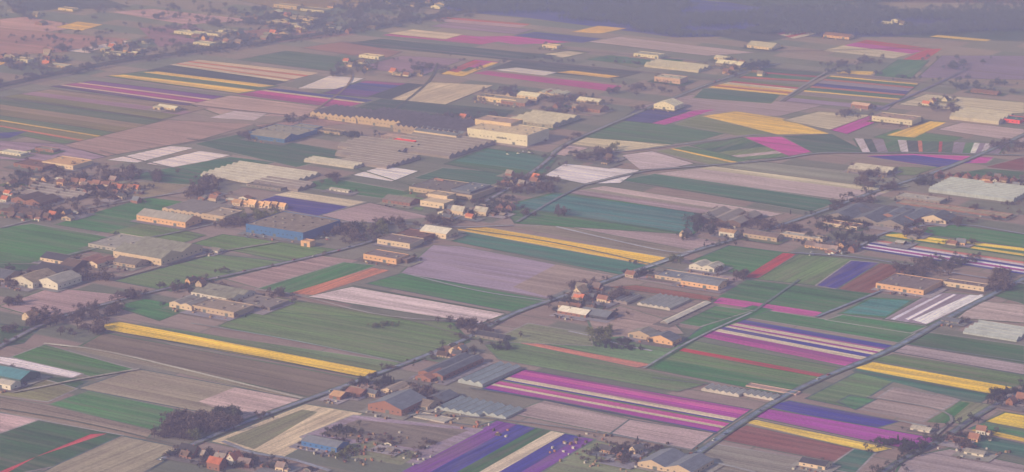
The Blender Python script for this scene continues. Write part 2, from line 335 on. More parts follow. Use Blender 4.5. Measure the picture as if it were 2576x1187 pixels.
R6=[(2640,930),(2576,985),(2480,1030),(2360,1115),(2260,1160),(2180,1220)]
ZY=ZM+.04
zi=ZM+.35
MARK=cm('road_marking_paint',(.6,.6,.58),.7,.2,.1)
mkV=[];mkF=[]
def dashes(W,z):
    for a,b_ in zip(W,W[1:]):
        d=(b_-a); l=d.length
        if l<1: continue
        d/=l; n=Vector((-d.y,d.x))*.08; s=0
        while s+3<l:
            p=a+d*s; q=a+d*(s+3); k=len(mkV)
            for t_ in (p-n,q-n,q+n,p+n): mkV.append((t_.x,t_.y,z))
            mkF.append((k,k+1,k+2,k+3)); s+=12
for nm,pts,w,rgb in (('main_road',R1,4.8,(132,121,134)),('main_road',R2,5.2,(126,121,135)),('main_road',R3,5.2,(118,117,132)),('country_lane',R4,4,(140,129,140)),('country_lane',R6,4.2,(112,107,121))):
    strip('grass_verges',pts,w+4,(108,107,108),zi); o_,W_=strip(nm,pts,w,rgb,zi+.05)
    if nm=='main_road': dashes(W_,zi+.07)
    zi+=.001
mesh('road_markings',mkV,mkF,[MARK])
strip('railway_embankment',R5,24,(106,103,118),zi+.06); strip('railway_ballast',R5,6,(122,112,126),zi+.1); strip('country_lane',R5,4,(144,129,141),zi+.1,off=-24)
zi+=.02
tr=[([(110,866),(250,880),(500,940),(760,1004)],4,(165,150,140)),([(1620,928),(1740,856),(1890,788)],3,(140,134,138)),([(1895,786),(2010,705)],3,(110,112,116)),
([(1290,568),(1150,575),(1000,562),(820,560)],5,(148,136,140)),([(1400,572),(1560,610),(1700,640),(1745,632)],4,(160,148,150)),([(1960,256),(2060,192),(2120,160)],4,(146,134,142)),
([(2200,280),(2330,225),(2440,170)],5,(130,120,140)),([(1570,694),(1730,640)],4,(150,145,150)),([(2050,800),(2200,740),(2320,690)],4,(124,122,134)),
([(1150,575),(1400,610),(1740,690)],3,(120,118,120)),([(30,990),(200,955),(350,930)],4,(150,135,130)),([(1020,690),(1200,735),(1380,760)],3,(140,130,135)),
([(560,1112),(640,1145),(720,1152),(830,1187)],5,(140,132,140)),([(720,742),(860,760),(1010,800),(1180,850)],3,(118,112,112)),([(1430,835),(1500,850),(1560,870),(1640,885)],4,(160,148,150)),
([(1050,1045),(1240,1052),(1540,1095),(1740,1135)],3.5,(128,118,122)),([(1180,978),(1400,1010),(1800,1092)],3,(108,104,112)),([(640,730),(760,745),(960,800),(1200,812)],2.5,(150,135,135)),
([(480,815),(700,850),(1000,912)],2.5,(138,136,135)),([(0,1030),(200,1062),(470,1128)],3,(112,106,108)),([(860,150),(900,205),(760,300)],3,(140,122,130)),([(0,575),(140,540),(390,495),(560,470)],4.5,(138,126,130)),
([(90,662),(300,612),(430,590),(640,540)],4,(128,120,126)),([(300,700),(520,640),(700,610)],4,(140,126,126)),([(2180,1000),(2420,1040),(2350,1100)],3,(130,120,122)),([(2255,865),(2576,912)],2.5,(120,114,120)),
([(470,350),(700,380),(860,415),(1040,470)],3,(108,108,112)),([(730,300),(560,345),(440,365)],3,(125,112,120)),([(1300,560),(1400,500),(1470,466)],4,(120,116,126)),
([(1420,392),(1560,384),(1660,372),(1900,340)],3.5,(138,129,137)),([(2165,620),(2230,580),(2400,560),(2576,590)],4,(136,128,138)),([(1990,637),(2170,648),(2400,690),(2576,715)],4,(136,128,138)),
([(1770,1160),(1900,1190)],4,(150,140,140)),([(2260,1060),(2330,1075)],4,(150,140,140)),([(1100,160),(1080,210),(960,300)],3,(120,112,118)),([(250,380),(440,425),(640,470)],3,(120,112,120)),
([(860,105),(1300,150),(1800,200)],4,(138,122,134)),([(1350,120),(1700,150),(2100,185),(2576,235)],3,(120,112,130)),([(1900,130),(2070,128),(2360,120)],3,(128,116,132)),
([(262,832),(600,890),(915,952)],2.5,(104,98,104)),([(1265,515),(1400,540),(1745,592)],2.5,(104,106,112)),([(885,720),(1270,790)],2.5,(104,104,104)),([(0,660),(95,664),(330,606)],2.5,(104,108,104)),
([(1640,952),(1975,994)],2.5,(110,106,112)),([(2045,532),(1560,455)],2.5,(100,106,110)),([(2145,935),(2500,995)],2.5,(104,104,108)),([(130,216),(470,265),(790,298)],3,(120,110,124)),([(0,245),(160,265),(410,302)],3,(120,112,122))]
for pts,w,rgb in tr:
    strip('farm_track' if rgb[0]>126 else 'drainage_ditch',pts,w,rgb,zi+.11); zi+=.004
# ---------- building builder
class MB:
    def __init__(s): s.v=[];s.f=[];s.i=[];s.m=[]
    def mi(s,m):
        if m not in s.m: s.m.append(m)
        return s.m.index(m)
    def poly(s,pts,m):
        n=len(s.v); s.v+=pts; s.f.append(tuple(range(n,n+len(pts)))); s.i.append(s.mi(m))
    def box(s,x0,x1,y0,y1,z0,z1,m,mt=None):
        p=lambda x,y,z:(x,y,z)
        s.poly([p(x0,y0,z0),p(x1,y0,z0),p(x1,y0,z1),p(x0,y0,z1)],m); s.poly([p(x1,y1,z0),p(x0,y1,z0),p(x0,y1,z1),p(x1,y1,z1)],m)
        s.poly([p(x0,y1,z0),p(x0,y0,z0),p(x0,y0,z1),p(x0,y1,z1)],m); s.poly([p(x1,y0,z0),p(x1,y1,z0),p(x1,y1,z1),p(x1,y0,z1)],m)
        s.poly([p(x0,y0,z1),p(x1,y0,z1),p(x1,y1,z1),p(x0,y1,z1)],mt or m)
    def obj(s,name,x,y,rot=0):
        X,Y=g(x,y); o=mesh(name,s.v,s.f,s.m,s.i); o.location=(X,Y,0); o.rotation_euler=(0,0,ANG+rot); return o
YV=[];YF=[];YC=[];yn=[0]
BP=[]
def yard(x,y,L,W):
    X,Y=g(x,y); BP.append((X,Y,L,W)); a0,a1=-L/2-R.uniform(2,9),L/2+R.uniform(2,12); b0,b1=-W/2-R.uniform(5,16),W/2+R.uniform(1,6)
    z=ZY+yn[0]*.0016; yn[0]+=1; n=len(YV)
    for a,b_ in ((a0,b0),(a1,b0+R.uniform(-2,3)),(a1,b1),(a0,b1)): YV.append((X+a*SD[0]+b_*RD[0],Y+a*SD[1]+b_*RD[1],z))
    YF.append((n,n+1,n+2,n+3)); YC.append(alb(R.choice([(148,132,136),(134,122,130),(126,118,124),(140,128,126),(114,113,110),(120,108,114)]),x,y))
C=dict(wht=(.58,.52,.49),crm=(.58,.44,.34),bei=(.43,.32,.25),org=(.6,.35,.21),brk=(.24,.115,.09),dbr=(.12,.08,.07),gry=(.22,.185,.185),lgr=(.35,.315,.31),  # org on walls has warm sunlight put into the colour
 blu=(.05,.14,.36),bgr=(.14,.15,.2),dk=(.055,.055,.07),tea=(.07,.2,.26),gtn=(.29,.28,.25),ora=(.46,.14,.08),tan=(.32,.245,.215),mau=(.24,.175,.185),red=(.75,.07,.06),pnk=(.5,.33,.32),
 grn=(.07,.12,.11))
WIN=cm('window_glass',(.03,.04,.06),.2,.5,.1); DOOR=cm('door_paint',(.10,.12,.13),.6,.3,.2); RID=cm('ridge_cap',(.2,.2,.2))
def WM(k): return cm('wall_'+k,C[k],.8,.2,.3)
def RM(k): return cm('roof_'+k,C[k],.75,.2,.95)
def dims(x,y,L,W,H):
    s=mpp(x,y); return L/(.848*s),W/(.53*s),H/(.97*s)
def openings(b,x0,x1,y,h,door=True,step=6):
    n=max(1,int((x1-x0)/step)); d=R.randrange(n)
    for i in range(n):
        c=x0+(i+.5)*(x1-x0)/n
        if door and (i==d or (n>6 and i%5==d%5)):
            w=min(2.2,(x1-x0)/n*.42); b.box(c-w,c+w,y-.06,y,0.2,min(4.2,h*.8),DOOR)
        elif h>2.5: b.box(c-.9,c+.9,y-.05,y,h*.45,h*.45+1.2,WIN)
def gable(b,x0,x1,y0,y1,h,rise,roof,wall,axis,ov=.5):
    if axis=='x':
        ym=(y0+y1)/2; b.box(x0,x1,y0,y1,0,h,wall)
        for x in (x0,x1):
            q=[(x,y0,h),(x,y1,h),(x,ym,h+rise)]; b.poly(q if x==x1 else q[::-1],wall)
        e=rise/((y1-y0)/2)*ov
        b.poly([(x0-ov,y0-ov,h-e+.05),(x1+ov,y0-ov,h-e+.05),(x1+ov,ym,h+rise+.05),(x0-ov,ym,h+rise+.05)],roof)
        b.poly([(x1+ov,y1+ov,h-e+.05),(x0-ov,y1+ov,h-e+.05),(x0-ov,ym,h+rise+.05),(x1+ov,ym,h+rise+.05)],roof)
    else:
        xm=(x0+x1)/2; b.box(x0,x1,y0,y1,0,h,wall)
        for y in (y0,y1):
            q=[(x0,y,h),(x1,y,h),(xm,y,h+rise)]; b.poly(q if y==y0 else q[::-1],wall)
        e=rise/((x1-x0)/2)*ov
        b.poly([(x0-ov,y1+ov,h-e+.05),(x0-ov,y0-ov,h-e+.05),(xm,y0-ov,h+rise+.05),(xm,y1+ov,h+rise+.05)],roof)
        b.poly([(x1+ov,y0-ov,h-e+.05),(x1+ov,y1+ov,h-e+.05),(xm,y1+ov,h+rise+.05),(xm,y0-ov,h+rise+.05)],roof)
def barn(x,y,L,W,H,roof,wall,ax='x',n=1,name='barn',pitch=.32):
    L,W,H=dims(x,y,L,W,H); b=MB(); r=RM(roof); w=WM(wall)
    if name=='barn': yard(x,y,L,W)
    if ax=='x':
        for i in range(n):
            y0=-W/2+i*W/n; gable(b,-L/2,L/2,y0+.02,y0+W/n-.02,H,W/n/2*pitch,r,w,'x',.4 if n==1 else .02)
        if n==1: b.box(-L/2,L/2,-.25,.25,H+W/2*pitch+.02,H+W/2*pitch+.2,RID)
    else:
        for i in range(n):
            x0=-L/2+i*L/n; gable(b,x0+.02,x0+L/n-.02,-W/2,W/2,H,L/n/2*pitch,r,w,'y',.4 if n==1 else .02)
    openings(b,-L/2+1,L/2-1,-W/2,H); 
    k=max(1,int(W/8))
    for i in range(k):
        c=-W/2+(i+.5)*W/k; b.box(L/2,L/2+.05,c-1,c+1,H*.4,H*.4+1.2,WIN)
    return b.obj(name,x,y,R.uniform(-.02,.02))
def flat(x,y,L,W,H,roof,wall,name='warehouse',lights=True):
    L,W,H=dims(x,y,L,W,H); b=MB(); r=RM(roof); w=WM(wall)
    if name=='warehouse': yard(x,y,L,W)
    b.box(-L/2,L/2,-W/2,W/2,0,H,w,r)
    t=.35
    b.box(-L/2,L/2,-W/2,-W/2+t,H+.003,H+.6,w);b.box(-L/2,L/2,W/2-t,W/2,H+.003,H+.6,w)
    b.box(-L/2,-L/2+t,-W/2+t+.01,W/2-t-.01,H+.003,H+.6,w);b.box(L/2-t,L/2,-W/2+t+.01,W/2-t-.01,H+.003,H+.6,w)
    if lights:
        nx=max(1,int(L/14)); ny=max(1,int(W/16))
        for i in range(nx):
            for j in range(ny):
                cx=-L/2+(i+.5)*L/nx; cy=-W/2+(j+.5)*W/ny
                if R.random()<.7: b.box(cx-1.2,cx+1.2,cy-2,cy+2,H+.004,H+.9,RM('lgr' if R.random()<.6 else 'gry'))
    openings(b,-L/2+1,L/2-1,-W/2,H)
    return b.obj(name,x,y,R.uniform(-.02,.02))
def glass(name,c,r):
    m,nt,b=newmat(name); v=N(nt,'ShaderNodeTexCoord').outputs['Object']
    t=math_(nt,'ADD',math_(nt,'MULTIPLY',noise(nt,v,(.08,.08,.08),3),.8),math_(nt,'MULTIPLY',noise(nt,v,(.6,.6,.1),1),.6)); t=math_(nt,'ADD',t,.3)
    k=N(nt,'ShaderNodeRGB'); k.outputs[0].default_value=(*c,1); nt.links.new(scalecol(nt,k.outputs[0],t),b.inputs['Base Color'])
    b.inputs['Roughness'].default_value=r; b.inputs['Specular IOR Level'].default_value=.5; return m
GL=glass('greenhouse_glass',(.33,.36,.41),.35); GL2=glass('greenhouse_glass_whitewashed',(.42,.38,.385),.5); GL3=glass('greenhouse_glass_dark',(.22,.18,.2),.5)
FRM=cm('greenhouse_frame',(.5,.5,.5),.5); GUT=cm('greenhouse_gutter',(.17,.17,.18),.6)
def green(x,y,L,W,H,n,ax='x',gl=None,span=None):
    L,W,H=dims(x,y,L,W,H); b=MB(); gl=gl or GL
    if ax=='x': T=W
    else: T=L
    n=max(1,int(T/n)) if n>3.9 else int(n)
    for i in range(n):
        a0=-T/2+i*T/n; a1=a0+T/n; rs=(T/n)*.26
        if ax=='x':
            gable(b,-L/2,L/2,a0+.01,a1-.01,H,rs,gl,gl,'x',.01); b.box(-L/2,L/2,a1-.4,a1+.4,H+.02,H+.35,GUT); b.box(-L/2,L/2,(a0+a1)/2-.12,(a0+a1)/2+.12,H+rs+.01,H+rs+.2,FRM)
        else:
            gable(b,a0+.01,a1-.01,-W/2,W/2,H,rs,gl,gl,'y',.01); b.box(a1-.4,a1+.4,-W/2,W/2,H+.02,H+.35,GUT); b.box((a0+a1)/2-.12,(a0+a1)/2+.12,-W/2,W/2,H+rs+.01,H+rs+.2,FRM)
    return b.obj('greenhouse',x,y,R.uniform(-.01,.01))
def house(x,y,roof=None,wall=None,rot=None,sc=1.0):
    roof=roof or R.choice(['ora','brk','dbr','dbr','bgr','brk','mau','brk','gry','dk']); wall=wall or R.choice(['brk','wht','crm','brk','bei','org'])
    b=MB(); L=R.uniform(8,13)*sc; W=R.uniform(7,9)*sc; h=R.uniform(3,5.2)*sc
    X,Y=g(x,y); BP.append((X,Y,L,W))
    gable(b,-L/2,L/2,-W/2,W/2,h,W/2*R.uniform(.75,1.05),RM(roof),WM(wall),'x',.5)
    rs=h+W*.42
    b.box(L/4-.5,L/4+.5,-.5,.5,h+1,rs+1.2,WM('brk'))
    for i in (-1,1):
        b.box(i*L/4-.8,i*L/4+.8,-W/2-.05,-W/2,1,2.4,WIN)
        b.box(L/2,L/2+.05,i*W/4-.6,i*W/4+.6,1,2.4,WIN)
    b.box(L/2,L/2+.05,-.6,.6,h+.4,h+1.5,WIN); b.box(-L/2-.05,-L/2,-.6,.6,h+.4,h+1.5,WIN)
    b.box(-.55,.55,-W/2-.08,-W/2,.1,2.2,DOOR)
    if R.random()<.45: gable(b,L/2+.1,L/2+4,-W/2+1,W/2-2,2.5,1.2,RM(roof),WM(wall),'x',.2)
    if rot is None: rot=R.choice([0,math.pi/2,0,math.pi])+R.uniform(-.12,.12)
    return b.obj('brick_house' if wall=='brk' else 'house',x,y,rot)
def shed(x,y):
    barn(x,y,R.uniform(12,26),R.uniform(6,12),R.uniform(4,7),R.choice(['gry','lgr','dk','brk','tan','wht','dbr']),R.choice(['bei','brk','gry','wht','dbr']),R.choice(['x','y']),name='shed')
HP=[]
def village(cx,cy,rx,ry,n,sh=.3):
    for _ in range(n):
        for t in range(20):
            x=cx+R.uniform(-rx,rx); y=cy+R.uniform(-ry,ry)
            s=mpp(x,y)/2.3
            if all(abs(x-a)>22*s or abs(y-b_)>9*s for a,b_ in HP): break
        HP.append((x,y))
        if R.random()<.5: yard(x,y,R.uniform(10,22),R.uniform(8,20))
        if R.random()<sh: shed(x,y)
        else: house(x,y)
def rowh(x0,y0,x1,y1,n,**k):
    for i in range(n):
        t=(i+.5)/n; house(x0+(x1-x0)*t,y0+(y1-y0)*t,**k)
# foreground
barn(1135,930,62,100,13,'bgr','brk','y',2); green(1232,946,62,95,7,8,'y'); barn(1085,950,40,40,9,'brk','brk','y')
barn(1000,1025,85,62,17,'bgr','brk','y',1); barn(1012,985,66,40,9,'tan','crm','y',2); barn(1070,1022,44,30,10,'tan','bei'); barn(1112,1006,50,36,10,'bgr','dk','y')
green(1180,1026,110,56,5,8,'y',GL); green(1262,1038,66,44,4,8,'y'); flat(1090,1052,80,22,2,'lgr','lgr',name='concrete_yard',lights=False)
barn(818,1124,92,28,14,'bgr','blu'); barn(900,992,40,24,10,'brk','brk');barn(855,1000,28,24,10,'org','brk')
barn(1700,1172,130,62,13,'bgr','bei','y',2); barn(2052,1172,60,24,11,'dk','crm'); barn(2320,1083,44,16,7,'wht','wht'); barn(2455,1143,44,16,8,'lgr','wht'); barn(2405,1110,36,16,8,'brk','brk')
barn(478,770,60,40,13,'lgr','crm','y',2); barn(562,744,110,50,11,'gtn','wht','x',2); flat(562,782,110,44,14,'tan','bei'); flat(660,766,90,44,8,'gry','gry')
barn(88,712,60,50,17,'bei','wht','y'); barn(150,716,56,48,17,'lgr','wht','y'); barn(20,700,40,40,10,'bgr','bei')
flat(318,618,120,66,9,'lgr','lgr'); barn(398,642,130,86,18,'gtn','crm','x',2); barn(150,656,66,30,10,'dk','crm'); barn(135,686,90,40,11,'dk','dbr','x',2); barn(240,664,60,36,11,'brk','crm','y',2); barn(330,665,60,30,9,'gry','bei'); barn(190,672,40,40,9,'dbr','dbr'); barn(545,634,22,14,7,'gry','wht')
barn(425,558,130,34,15,'lgr','org'); barn(500,532,120,60,11,'gry','bei','y',7); flat(560,548,60,40,14,'tan','bei')
flat(738,580,150,84,21,'tan','blu'); flat(775,618,24,12,13,'org','org',name='brick_kiosk',lights=False)
flat(1008,614,84,34,13,'mau','crm'); flat(1042,600,70,44,11,'brk','brk'); barn(1104,592,66,30,14,'wht','crm'); flat(972,654,86,30,14,'mau','org'); flat(1010,657,50,20,11,'mau','dbr')
flat(1140,482,160,62,12,'gry','bei'); flat(1100,518,60,26,14,'crm','crm'); flat(1112,507,50,22,20,'crm','crm'); flat(1185,487,50,50,16,'bgr','bgr'); barn(1010,510,70,26,9,'gry','brk')
sg=flat(1278,350,150,56,27,'crm','wht'); flat(1255,334,90,30,33,'pnk','crm',name='office_block')
barn(868,294,120,54,11,'mau','bei','y',8,'auction_hall',.7); barn(985,306,120,66,15,'mau','bei','y',9,'auction_hall',.7); barn(1110,328,160,80,15,'mau','tan','y',12,'auction_hall',.7); barn(1110,345,110,30,15,'bgr','crm','x',2,'auction_hall')
green(1095,368,190,110,6,14,'x',GL3); green(955,372,150,60,6,14,'x',GL3); green(950,396,170,46,7,10,'x',GL3); flat(1018,364,52,10,11,'red','red',lights=False); flat(1005,352,80,16,9,'pnk','mau',name='canopy',lights=False)
green(840,412,130,24,5,8,'x',GL2); green(930,412,120,30,5,8,'x',GL3)
flat(712,340,110,60,11,'lgr','blu'); flat(760,330,60,40,9,'lgr','blu'); flat(800,330,130,16,6,'tan','bei'); barn(690,350,90,30,11,'lgr','blu')
barn(1370,305,110,70,9,'wht','lgr','x',4); flat(1258,256,96,18,12,'gry','crm'); barn(1336,246,50,22,8,'wht','crm'); barn(1392,240,60,28,8,'wht','crm','y',3); barn(1486,260,54,18,9,'wht','bei'); barn(1300,262,60,20,9,'gry','brk'); barn(1490,278,60,24,9,'dbr','brk')
barn(1682,272,50,26,12,'wht','wht','y'); flat(1688,206,62,22,13,'wht','pnk'); green(1705,170,130,36,5,12,'x',GL2); flat(1633,143,60,18,8,'lgr','wht'); barn(1922,120,60,26,7,'lgr','crm'); barn(1840,165,60,20,7,'wht','gry'); barn(1820,150,34,14,6,'wht','crm'); barn(2110,95,60,16,7,'brk','org')
flat(935,146,50,14,7,'crm','wht'); flat(1388,120,36,12,7,'crm','crm')
for q in ((480,86,70,16),(540,88,50,16),(575,84,40,12),(515,112,44,14),(795,28,60,18),(724,20,60,12),(765,50,60,12),(700,62,50,14),(745,68,60,12),(290,138,46,12),(150,168,50,14),(350,130,24,10),(172,26,40,12),(60,155,40,14),(780,62,30,12)):
    flat(*q,R.uniform(5,8),R.choice(['crm','wht','gry','tan']),R.choice(['crm','wht','bei']),lights=False)
barn(425,274,50,14,6,'wht','crm'); barn(398,275,18,8,6,'wht','crm')
flat(2255,306,92,30,13,'pnk','wht'); green(2470,298,110,52,8,12,'x',GL2); flat(2540,305,60,24,9,'tea','red'); barn(2168,272,40,14,10,'pnk','brk'); barn(2480,235,60,14,5,'brk','brk')
barn(2195,432,90,34,9,'wht','gry','x',2); green(2470,482,190,76,8,9,'x'); flat(2318,504,100,24,8,'lgr','gry'); flat(2400,528,250,22,4,'bei','brk',lights=False); barn(2200,552,180,70,10,'bgr','gry','y',3); barn(2280,548,80,60,12,'bgr','brk','y',2); barn(2360,555,60,36,10,'bgr','crm','y'); flat(2115,570,90,20,9,'brk','crm'); barn(2220,540,120,60,9,'dk','dk','x',2)
barn(1832,552,110,66,10,'gry','dbr','y',3); barn(1920,600,80,20,12,'mau','bei'); flat(2022,600,100,16,8,'lgr','bei'); barn(1834,594,36,16,13,'org','wht')
barn(1778,676,60,30,11,'wht','wht','y',2); flat(1740,706,150,34,9,'bgr','bei'); barn(1770,720,90,24,13,'bgr','org'); green(1670,762,80,56,4,6,'y',GL2); barn(1725,790,18,120,5,'wht','gry','y'); barn(1620,848,56,26,12,'lgr','bei','y'); barn(1672,860,60,26,12,'bgr','org','y'); barn(1450,790,70,26,9,'wht','brk'); barn(1505,795,70,30,9,'bgr','dk'); green(1560,752,70,40,5,6,'y',GL3)
flat(2288,722,110,62,13,'mau','org'); flat(2430,724,92,18,12,'mau','crm'); green(2512,836,120,60,4,10,'x'); barn(2395,810,40,16,6,'bgr','gry')
green(1822,985,90,24,5,6,'y',GL2); green(1915,997,76,20,4,6,'y',GL2); barn(1240,851,70,20,9,'dk','gry'); flat(1945,980,120,14,2,'pnk','pnk',name='concrete_yard',lights=False)
flat(170,416,84,40,11,'org','crm'); flat(90,420,80,30,9,'brk','brk'); green(140,488,150,50,6,10,'x',GL3); barn(90,508,80,40,10,'dbr','brk','y',2); flat(35,388,60,16,6,'wht','wht'); flat(120,380,50,14,7,'gry','brk')
barn(40,952,80,40,14,'tea','grn'); barn(22,975,40,20,14,'lgr','wht'); green(656,442,210,90,4,12,'x',GL2); green(715,466,120,40,5,12,'x',GL3); barn(857,482,50,8,6,'wht','wht'); barn(60,540,90,30,10,'dbr','brk','x',2)
flat(680,470,90,30,6,'gry','gry')
# plain stand-in lettering on the office front
sb=MB()
for i in range(6): sb.box(-8+i*2.7,-8+i*2.7+1.7,-.1,0,0,2.6 if i%2 else 2.0,DOOR)
L_,W_,H_=dims(1278,350,150,56,27); gx,gy=g(1278,350)
so=mesh('sign_lettering',sb.v,sb.f,sb.m,sb.i); so.rotation_euler=(0,0,sg.rotation_euler[2]); so.location=(gx+SD[0]*8-RD[0]*(W_/2+.25),gy+SD[1]*8-RD[1]*(W_/2+.25),H_*.45)
nbig=len(BP)
# villages
for q in ((60,480,60,30,10),(230,470,90,26,16),(310,490,40,20,8),(120,545,80,14,8),(560,1168,60,14,6),(720,1182,60,8,3),(1160,545,50,16,6),(1240,530,50,16,6),(1480,745,50,18,9),(1440,780,50,12,4),(2110,628,50,8,6),(2530,462,50,14,8),
 (80,150,80,18,10),(300,125,60,14,7),(640,100,80,16,9),(820,70,120,14,12),(1090,14,60,8,6),(900,15,80,8,6),(1440,265,40,22,7),(1340,250,60,14,5),(2300,600,60,16,3),(1100,480,30,24,3),(1310,460,50,18,7),(890,985,50,14,4),(1140,895,30,10,4),
 (480,1140,30,12,2),(2200,52,80,20,8),(1490,400,50,14,4),(1880,175,70,18,7),(1020,190,50,8,4),(900,165,40,10,4),(2350,262,40,10,3),(2560,1000,20,20,2),(1180,300,30,8,2),(540,90,80,14,5),(690,45,80,16,8),(60,45,60,18,3),(1610,700,30,10,2),(510,722,40,10,3),(75,800,30,8,2),(1560,1150,60,20,4),(2460,1100,40,16,2),(2370,620,50,10,2),(1740,600,30,10,1),(560,500,60,10,5),(330,110,50,10,4)):
    village(*q)
village(940,1135,60,18,2,1.0)
rowh(590,515,720,525,7,roof='org',wall='crm',rot=0);rowh(2350,445,2560,462,9,roof='ora',wall='brk',rot=math.pi/2);rowh(20,545,130,552,5,roof='dbr',wall='brk',rot=0);rowh(180,460,340,480,8,roof='brk',wall='crm',rot=0);rowh(2030,620,2110,635,4,roof='mau',wall='org',rot=0)
house(1155,540,'wht','crm',0,1.5);house(1213,540,'wht','crm',0,1.4);house(1460,742,'org','crm',math.pi/2,1.3);house(75,802,'org','crm',math.pi/2,1.1);house(545,1178,'ora','brk',0,1.4);house(590,1166,'ora','wht',math.pi/2,1.3);house(478,1145,'dk','brk',0,1.4);house(1150,888,'org','crm',math.pi/2,1.3)
mesh('farmyard_paving',YV,YF,[FS],None,YC); print('yards',yn[0])
# crates, pallets and bulb boxes stacked round the farms and allotments: one mass per place
CR=[cm('crate_wood',(.3,.2,.14),.9,.1,.5),cm('crate_dark',(.1,.08,.07),.9,.1,.4),cm('crate_dark',(.1,.08,.07),.9,.1,.4),cm('tarpaulin',(.42,.39,.38),.7,.2,.3),cm('crate_rust',(.3,.13,.09),.9,.1,.4)]
def crates(pl,n,rx,ry,nm='stacked_crates'):
    b=MB()
    for _ in range(n):
        a=R.uniform(-rx,rx); c=R.uniform(-ry,ry); w=R.uniform(.5,1.4); l=R.uniform(.5,1.8); h=R.uniform(.4,1.5)
        b.box(a-w,a+w,c-l,c+l,.1,ZM+.3+h,R.choice(CR))
    o=mesh(nm,b.v,b.f,b.m,b.i); o.location=(pl[0],pl[1],0); o.rotation_euler=(0,0,ANG)
for i in range(0,nbig,2):
    X,Y,L,W=BP[i]; o_=-W/2-R.uniform(6,12); crates((X+RD[0]*o_,Y+RD[1]*o_),R.randrange(4,10),L/2,4)
for cx,cy,rx,ry,n in ((960,1120,60,40,50),(880,1140,36,24,34),(1560,1140,60,50,50),(1100,1040,30,20,24),(2440,1120,40,30,20),(700,460,30,20,16),(1230,1080,30,12,14)):
    crates(g(cx,cy),n,rx,ry,'allotment_clutter')
# ---------- cars
def carmesh(col):
    b=MB(); p=cm('car_paint',col,.35,.5,.05); tyre=cm('tyre',(.02,.02,.02),.9)
    b.box(-2.2,2.2,-.88,.88,.35,.85,p)
    B=[(-1.9,-.85,.85),(1.2,-.85,.85),(1.2,.85,.85),(-1.9,.85,.85)]; T=[(-1.5,-.65,1.45),(.5,-.65,1.45),(.5,.65,1.45),(-1.5,.65,1.45)]
    for i in range(4): b.poly([B[i],B[(i+1)%4],T[(i+1)%4],T[i]],WIN)
    b.poly(T,p)
    for x in (-1.4,1.4):
        for y in (-.9,.9):
            c=[(x+.34*math.cos(a*math.pi/5),y,.34+.34*math.sin(a*math.pi/5)) for a in range(10)]; c2=[(q[0],y*.75,q[2]) for q in c]
            b.poly(c,tyre); b.poly(c2[::-1],tyre)
            for i in range(10): b.poly([c[i],c2[i],c2[(i+1)%10],c[(i+1)%10]],tyre)
    me=bpy.data.meshes.new('car'); me.from_pydata(b.v,[],b.f)
    for m_ in b.m: me.materials.append(m_)
    me.polygons.foreach_set('material_index',b.i); return me
cars=[carmesh(c) for c in ((.6,.6,.6),(.05,.06,.08),(.4,.04,.03),(.1,.15,.3),(.7,.7,.68))]
def carson(pts,n):
    for _ in range(n):
        i=R.randrange(len(pts)-1); p=lerp(pts[i],pts[i+1],R.random())
        a=Vector(g(*pts[i])); b_=Vector(g(*pts[i+1])); d=(b_-a).normalized(); sd=R.choice((-1,1)); q=Vector(g(*p))+Vector((d.y,-d.x))*1.3*sd
        o=link(bpy.data.objects.new('car',R.choice(cars))); o.location=(q.x,q.y,ZM+.41); o.rotation_euler=(0,0,math.atan2(d.y,d.x)+(0 if sd>0 else math.pi))
carson(R1,22);carson(R2,14);carson(R3,8)
for cx,cy,rx,ry,n in ((300,490,30,8,12),(640,595,30,5,5),(1200,540,30,8,6),(1300,385,40,6,8),(820,600,20,6,5),(230,480,60,10,14),(1060,470,20,8,5),(2080,640,60,5,8)):
    for _ in range(n):
        q=g(cx+R.uniform(-rx,rx),cy+R.uniform(-ry,ry)); o=link(bpy.data.objects.new('parked_car',R.choice(cars))); o.location=(q[0],q[1],ZY+.35); o.rotation_euler=(0,0,ANG+R.choice((0,math.pi/2)))
